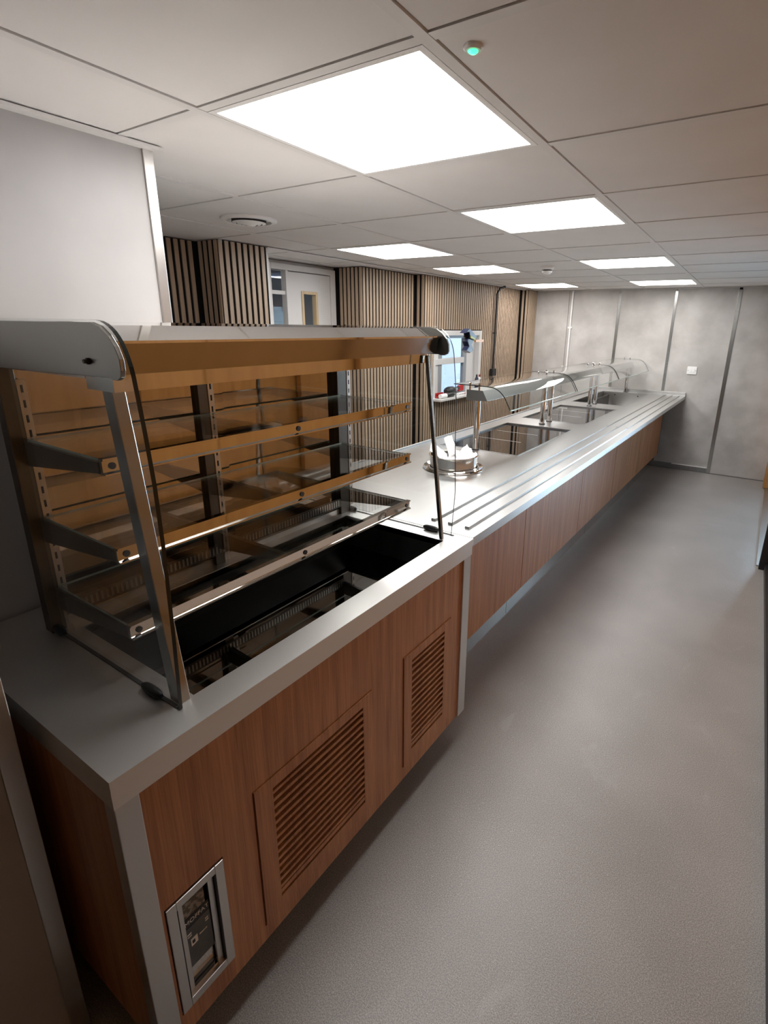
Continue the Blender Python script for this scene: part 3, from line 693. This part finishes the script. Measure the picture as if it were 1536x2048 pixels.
# ------------------------------------------------------------------ long servery counter
wt = thing('servery_worktop', 'long stainless steel servery worktop with tray rails running to the back wall', 'worktop', (-0.8, 3.6, 0.80))
X0, X1 = -1.39, -0.262
Y0, Y1 = 0.785, 6.598
cut = [(-1.262, -0.690, 2.205, 3.315), (-1.270, -0.686, 3.670, 4.740), (-1.262, -0.688, 5.110, 6.430)]
t_ = MB(); y = Y0
for (a, b, c, d) in cut:
    t_.box(X0, X1, y, c, 0.868, TOP); t_.box(X0, a, c, d, 0.868, TOP); t_.box(b, X1, c, d, 0.868, TOP); y = d
t_.box(X0, X1, y, Y1, 0.868, TOP)
t_.box(X1 - 0.003, X1 - 0.02, Y0 + 0.001, Y1, 0.852, 0.869)
t_.build('top', 'steel', wt)
for xr_ in (-0.495, -0.412, -0.330):
    for ya, yb in ((0.862, 3.672), (3.684, 6.510)):
        r = MB(); w_ = 0.011
        prof = [(xr_ - w_, TOP), (xr_ - w_ * 0.85, TOP + 0.009), (xr_ + w_ * 0.85, TOP + 0.009), (xr_ + w_, TOP)]
        r.prism(prof, ya, yb).build('tray_rail', 'steel', wt)
MB().box(X0, X1, 6.572, 6.600, TOP, 0.937).build('upstand', 'steel', wt, 0.003)
MB().box(X0 - 0.012, X0, Y0, Y1, 0.85, TOP + 0.012).build('back_lip', 'steel', wt, 0.002)
for (a, b, c, d) in cut:
    e = 0.010
    MB().box(a - e, a, c - e, d + e, TOP, TOP + 0.0025).box(b, b + e, c - e, d + e, TOP, TOP + 0.0025).box(a, b, c - e, c, TOP, TOP + 0.0025).box(a, b, d, d + e, TOP, TOP + 0.0025).build('opening_rim', 'steel', wt)

cb = thing('servery_cabinet', 'long red-brown panelled cabinet under the steel servery worktop', 'cabinet', (-0.9, 3.6, FZ))
CX = -0.470
ys = [0.790, 1.885, 3.020, 4.060, 5.160, 6.420]
for a, b in zip(ys[:-1], ys[1:]):
    MB().box(CX - 0.018, CX, a + 0.0035, b - 0.0035, 0.130, 0.845).build('front_panel', 'walnut', cb, 0.001)
MB().box(X0 + 0.03, CX - 0.02, Y0 + 0.01, 6.57, 0.135, 0.64).build('carcass', 'void', cb)
MB().box(CX - 0.3, CX, 6.424, 6.44, 0.130, 0.845).build('end_panel', 'black', cb)
MB().box(CX - 0.012, X1 - 0.03, Y0 + 0.01, 6.55, 0.847, 0.866).build('shelf_support', 'steel', cb)
for a, b in ((Y0 + 0.005, 1.860), (1.864, 3.55), (3.554, 5.2), (5.204, 6.57)):
    lab(MB().box(-0.562, -0.548, a, b, FZ, 0.128).build('plinth', 'mirror', cb), 'polished steel kick plinth')

# ceramic hot plates
for (a, b, c, d), L in zip(cut[:2], ('black ceramic hot plate set in the worktop, nearer the plate dispenser', 'black ceramic hot plate set in the worktop, nearer the back wall')):
    t = thing('hot_plate', L, 'hot plate', ((a + b) / 2, (c + d) / 2, 0.87), 'ceramic hot plates in the servery')
    MB().box(a + 0.001, b - 0.001, c + 0.001, d - 0.001, 0.872, 0.884).build('glass_top', 'blackglass', t)
    for f in (0.40, 0.70):
        yl = c + (d - c) * f
        MB().box(a + 0.06, b - 0.16, yl, yl + 0.003, 0.884, 0.8845).build('zone_line', 'plastic', t)
    MB().box(a + 0.02, b - 0.02, c + 0.02, d - 0.02, 0.80, 0.872).build('heater_box', 'darksteel', t)
a, b, c, d = cut[2]
t = thing('bain_marie_well', 'open stainless steel well sunk in the worktop by the back wall', 'well', ((a + b) / 2, (c + d) / 2, 0.70))
wm = MB(); e = 0.001
wm.box(a + e, a + 0.004, c + e, d - e, 0.70, 0.888).box(b - 0.004, b - e, c + e, d - e, 0.70, 0.888).box(a + 0.004, b - 0.004, c + e, c + 0.004, 0.70, 0.888).box(a + 0.004, b - 0.004, d - 0.004, d - e, 0.70, 0.888)
wm.build('side_walls', 'steel_v', t)
MB().box(a + 0.004, b - 0.004, c + 0.004, d - 0.004, 0.695, 0.70).build('well_floor', 'steel', t)
MB().box(a + 0.10, a + 0.112, c + 0.01, d - 0.10, 0.70, 0.868).build('inner_divider', 'darksteel', t, 0.002)
for x in (a + 0.16, b - 0.12): MB().tube([(x, d - 0.004, 0.86), (x, d - 0.008, 0.86)], 0.008, 12).build('hole_plug', 'black', t)

# glass gantries
NAMES = ['curved glass sneeze guard nearest the camera, with the steel lamp box end showing', 'curved glass sneeze guard in the middle of the servery', 'curved glass sneeze guard over the open well by the back wall']
for (ya, yb, pa, pb), L in zip(((2.180, 3.530, 2.201, 3.444), (3.570, 4.985, 3.619, 4.860), (5.010, 6.565, 5.064, 6.520)), NAMES):
    t = thing('sneeze_guard', L, 'sneeze guard', (-0.99, (ya + yb) / 2, TOP), 'glass sneeze guards on the servery')
    for py in (pa, pb):
        po = MB().tube([(-0.992, py, TOP), (-0.992, py, 1.228)], 0.0215, 20).build('post', 'mirror', t, smooth=True)
        MB().lathe([(0.027, TOP), (0.027, TOP + 0.006), (0.022, TOP + 0.008)], -0.992, py, 24).build('foot_collar', 'black', po, smooth=True)
    MB().prism([(-1.080, 1.225), (-1.080, 1.295), (-0.958, 1.295), (-0.921, 1.228)], ya + 0.02, yb - 0.02).build('lamp_box', 'lampbox', t, 0.001)
    MB().box(-1.06, -0.945, ya + 0.06, yb - 0.06, 1.2235, 1.226).build('lamp_cover', 'plastic', t)
    path = [(-1.168, 1.330), (-1.0, 1.330), (-0.92, 1.329)] + bez((-0.885, 1.327), (-0.815, 1.315), (-0.775, 1.245), 10)[1:] + [(-0.742, 1.185)]
    MB().sheet(path, ya, yb, -0.006, 0.0, 1).build('curved_glass', ['glass', 'edge'], t, smooth=True)
    MB().box(-0.748, -0.740, ya, yb, 1.181, 1.1865).build('front_edge', 'edgelight', t)
    for py in (pa, pb):
        for x in (-1.055, -0.985):
            MB().tube([(x, py, 1.293), (x, py, 1.338)], [0.006, 0.006], 12).lathe([(0.010, 1.336), (0.010, 1.341), (0.006, 1.344)], x, py, 14).build('standoff', 'mirror', t)

# ------------------------------------------------------------------ plate dispenser with paper
PXc, PYc = -0.874, 1.690
t = thing('plate_dispenser', 'round stainless plate dispenser standing on a flanged ring on the worktop', 'plate dispenser', (PXc, PYc, TOP))
MB().lathe([(0.178, TOP), (0.182, TOP + 0.006), (0.178, TOP + 0.012), (0.170, TOP + 0.010), (0.162, TOP + 0.004), (0.120, TOP + 0.003), (0.120, TOP)], PXc, PYc, 64, True).build('flange', 'mirror', t, smooth=True)
MB().lathe([(0.150, TOP + 0.004), (0.152, TOP + 0.012), (0.146, TOP + 0.016), (0.146, TOP + 0.004)], PXc, PYc, 64, True).build('collar', 'mirror', t, smooth=True)
MB().lathe([(0.141, TOP + 0.006), (0.141, TOP + 0.074), (0.147, TOP + 0.078), (0.147, TOP + 0.082), (0.136, TOP + 0.082), (0.136, TOP + 0.006)], PXc, PYc, 64, True).build('drum', 'mirror', t, smooth=True)
MB().lathe([(0.1355, TOP + 0.010), (0.1355, TOP + 0.016)], PXc, PYc, 48).build('carrier_plate', 'steel', t)
def sheet_of_paper(label, cx, cy, z, sx_, sy_, rot, amp, seed, tilt=(0, 0), name='paper_sheet'):
    rnd = random.Random(seed); n = 9; bm = bmesh.new(); vs = {}
    ph = [rnd.uniform(0, 6.28) for _ in range(6)]
    for i in range(n + 1):
        for j in range(n + 1):
            u, v = i / n - 0.5, j / n - 0.5
            x, y = u * sx_, v * sy_
            h = amp * (math.sin(7 * u + ph[0]) * math.cos(6 * v + ph[1]) + 0.6 * math.sin(13 * u + 9 * v + ph[2]) + 0.5 * math.sin(17 * v - 5 * u + ph[3])) + rnd.uniform(-1, 1) * amp * 0.45
            h += u * tilt[0] + v * tilt[1]
            c, s_ = math.cos(rot), math.sin(rot)
            vs[i, j] = bm.verts.new((c * x - s_ * y, s_ * x + c * y, h))
    for i in range(n):
        for j in range(n): bm.faces.new((vs[i, j], vs[i + 1, j], vs[i + 1, j + 1], vs[i, j + 1]))
    me = bpy.data.meshes.new(name); bm.to_mesh(me); bm.free(); me.materials.append(MT['paper'])
    o = bpy.data.objects.new(name, me); COL.objects.link(o); o.location = (cx, cy, z + DZ)
    md = o.modifiers.new('thick', 'SOLIDIFY'); md.thickness = 0.0012
    return tag(o, label, 'paper', 'papers in the plate dispenser')
sheet_of_paper('crumpled white paper lying flat in the plate dispenser', PXc + 0.01, PYc - 0.02, TOP + 0.055, 0.19, 0.18, 0.4, 0.008, 1)
sheet_of_paper('white leaflet leaning on the left rim of the plate dispenser', PXc - 0.085, PYc - 0.03, TOP + 0.088, 0.10, 0.15, 0.5, 0.003, 2, (-0.07, 0.02))
sheet_of_paper('white paper peak standing up at the back of the plate dispenser', PXc - 0.055, PYc + 0.055, TOP + 0.115, 0.05, 0.10, 0.9, 0.004, 3, (0.02, 0.10))
sheet_of_paper('crinkled white wrapping bunched on the right in the plate dispenser', PXc + 0.06, PYc + 0.045, TOP + 0.082, 0.11, 0.12, 1.2, 0.012, 4, (0.03, 0.03))

# ------------------------------------------------------------------ things on the window sill
SZ = 0.93
t = thing('cordless_drill', 'black and red power tool lying on the window sill', 'power tool', (-2.4300, 4.45, SZ))
MB().tube([(-2.4800, 4.29, SZ + 0.055), (-2.4800, 4.31, SZ + 0.055), (-2.4800, 4.36, SZ + 0.056), (-2.4800, 4.44, SZ + 0.057), (-2.4800, 4.47, SZ + 0.057)], [0.026, 0.042, 0.050, 0.046, 0.030], 16).build('body', 'black', t, smooth=True)
MB().tube([(-2.4800, 4.47, SZ + 0.057), (-2.4800, 4.53, SZ + 0.06), (-2.4800, 4.56, SZ + 0.06)], [0.026, 0.022, 0.012], 14).build('chuck', 'grey', t, smooth=True)
MB().tube([(-2.4850, 4.38, SZ + 0.06), (-2.4900, 4.55, SZ + 0.066), (-2.4950, 4.60, SZ + 0.068)], [0.022, 0.021, 0.02], 12).build('handle', 'black', t, smooth=True)
MB().box(-2.5100, -2.4800, 4.60, 4.72, SZ + 0.03, SZ + 0.10).build('battery', 'red', t, 0.008)
t = thing('tool_case', 'flat red tool tray at the left end of the window sill', 'tray', (-2.4600, 4.17, SZ))
MB().box(-2.5300, -2.4500, 4.07, 4.30, SZ, SZ + 0.012).box(-2.5300, -2.5200, 4.07, 4.30, SZ + 0.012, SZ + 0.045).box(-2.4200, -2.4500, 4.07, 4.30, SZ + 0.012, SZ + 0.045).build('tray', 'red', t, 0.003)
MB().box(-2.5100, -2.4300, 4.16, 4.20, SZ + 0.012, SZ + 0.03).build('grip', 'black', t, 0.003)
t = thing('tape_roll', 'small white roll lying at the front of the window sill', 'roll', (-2.4050, 4.12, SZ))
MB().tube([(-2.4130, 4.06, SZ + 0.026), (-2.4050, 4.17, SZ + 0.026)], 0.025, 20).build('roll', 'paper', t, smooth=True)
MB().tube([(-2.4050, 4.168, SZ + 0.026), (-2.4048, 4.1715, SZ + 0.026)], 0.009, 14).build('core', 'grey', t)
t = thing('work_light', 'low black gadget beside the white roll on the window sill', 'tool', (-2.4100, 4.26, SZ))
MB().tube([(-2.4100, 4.19, SZ + 0.027), (-2.4100, 4.23, SZ + 0.028), (-2.4100, 4.33, SZ + 0.026), (-2.4100, 4.36, SZ + 0.024)], [0.02, 0.026, 0.024, 0.015], 14).build('barrel', 'black', t, smooth=True)
MB().tube([(-2.4100, 4.36, SZ + 0.024), (-2.4100, 4.39, SZ + 0.024)], 0.011, 12).build('nozzle', 'grey', t, smooth=True)
t = thing('receipt_pad', 'white printed packet at the right end of the window sill', 'packet', (-2.4200, 4.53, SZ))
MB().box(-2.4250, -2.3900, 4.44, 4.60, SZ, SZ + 0.028).build('packet', 'paper', t, 0.003)
for j in range(5): MB().box(-2.3896, -2.3888, 4.45 + j * 0.026, 4.46 + j * 0.026, SZ + 0.008, SZ + 0.020).build('print_mark', 'black', t)
MB().box(-2.3896, -2.3888, 4.58, 4.595, SZ + 0.004, SZ + 0.026).build('print_mark', 'red', t)
t = thing('sealant_bottle', 'small dark bottle with a white label standing on the sill beside the window reveal', 'bottle', (-2.4200, 4.93, SZ))
MB().lathe([(0.022, SZ), (0.024, SZ + 0.005), (0.024, SZ + 0.15), (0.018, SZ + 0.172), (0.010, SZ + 0.182)], -2.4200, 4.93, 20).build('body', 'navy', t, smooth=True)
MB().lathe([(0.0246, SZ + 0.085), (0.0246, SZ + 0.14)], -2.4200, 4.93, 20).build('label_band', 'paper', t, smooth=True)
MB().lathe([(0.012, SZ + 0.18), (0.012, SZ + 0.20), (0.007, SZ + 0.212)], -2.4200, 4.93, 16).build('cap', 'black', t, smooth=True)
t = thing('pink_tube', 'pale pink tube standing right of the dark bottle on the sill', 'tube', (-2.4200, 5.0, SZ))
MB().lathe([(0.018, SZ), (0.018, SZ + 0.165), (0.012, SZ + 0.178)], -2.4200, 5.0, 18).build('body', 'plastic', t, smooth=True)
MB().lathe([(0.011, SZ + 0.178), (0.009, SZ + 0.205)], -2.4200, 5.0, 14).build('cap', 'red', t, smooth=True)

# ------------------------------------------------------------------ clamp gripping the canopy end
t = thing('bar_clamp', 'navy and lime bar clamp sticking out from the far end of the canopy', 'clamp', (-0.42, 0.95, 1.66))
MB().box(-0.423, -0.417, 0.768, 1.045, 1.654, 1.664).build('bar', 'black', t)
MB().box(-0.424, -0.416, 1.035, 1.105, 1.637, 1.646).build('bar_tip', 'orange', t)
CXc = -0.42
def yz_prism(name, mt, pts, x0, x1, bev=0.002):
    n = len(pts); m = MB()
    m.add([(x0, y, z) for y, z in pts] + [(x1, y, z) for y, z in pts], [(i, (i + 1) % n, n + (i + 1) % n, n + i) for i in range(n)] + [tuple(range(n - 1, -1, -1)), tuple(range(n, 2 * n))])
    return m.build(name, mt, t, bev)
yz_prism('jaw', 'navy', [(0.925, 1.672), (0.955, 1.690), (0.975, 1.684), (1.005, 1.668), (1.018, 1.652), (1.000, 1.644), (0.965, 1.652), (0.958, 1.676), (0.945, 1.676)], -0.434, -0.406)
yz_prism('trigger_block', 'lime', [(0.965, 1.664), (1.005, 1.652), (1.010, 1.644), (0.966, 1.653)], -0.437, -0.403)
yz_prism('grip', 'navy', [(0.955, 1.652), (1.000, 1.645), (0.985, 1.628), (1.000, 1.606), (0.972, 1.596), (0.940, 1.606), (0.962, 1.622), (0.948, 1.640)], -0.433, -0.407)

for o in SCN.objects:
    if '_b' in o: del o['_b']
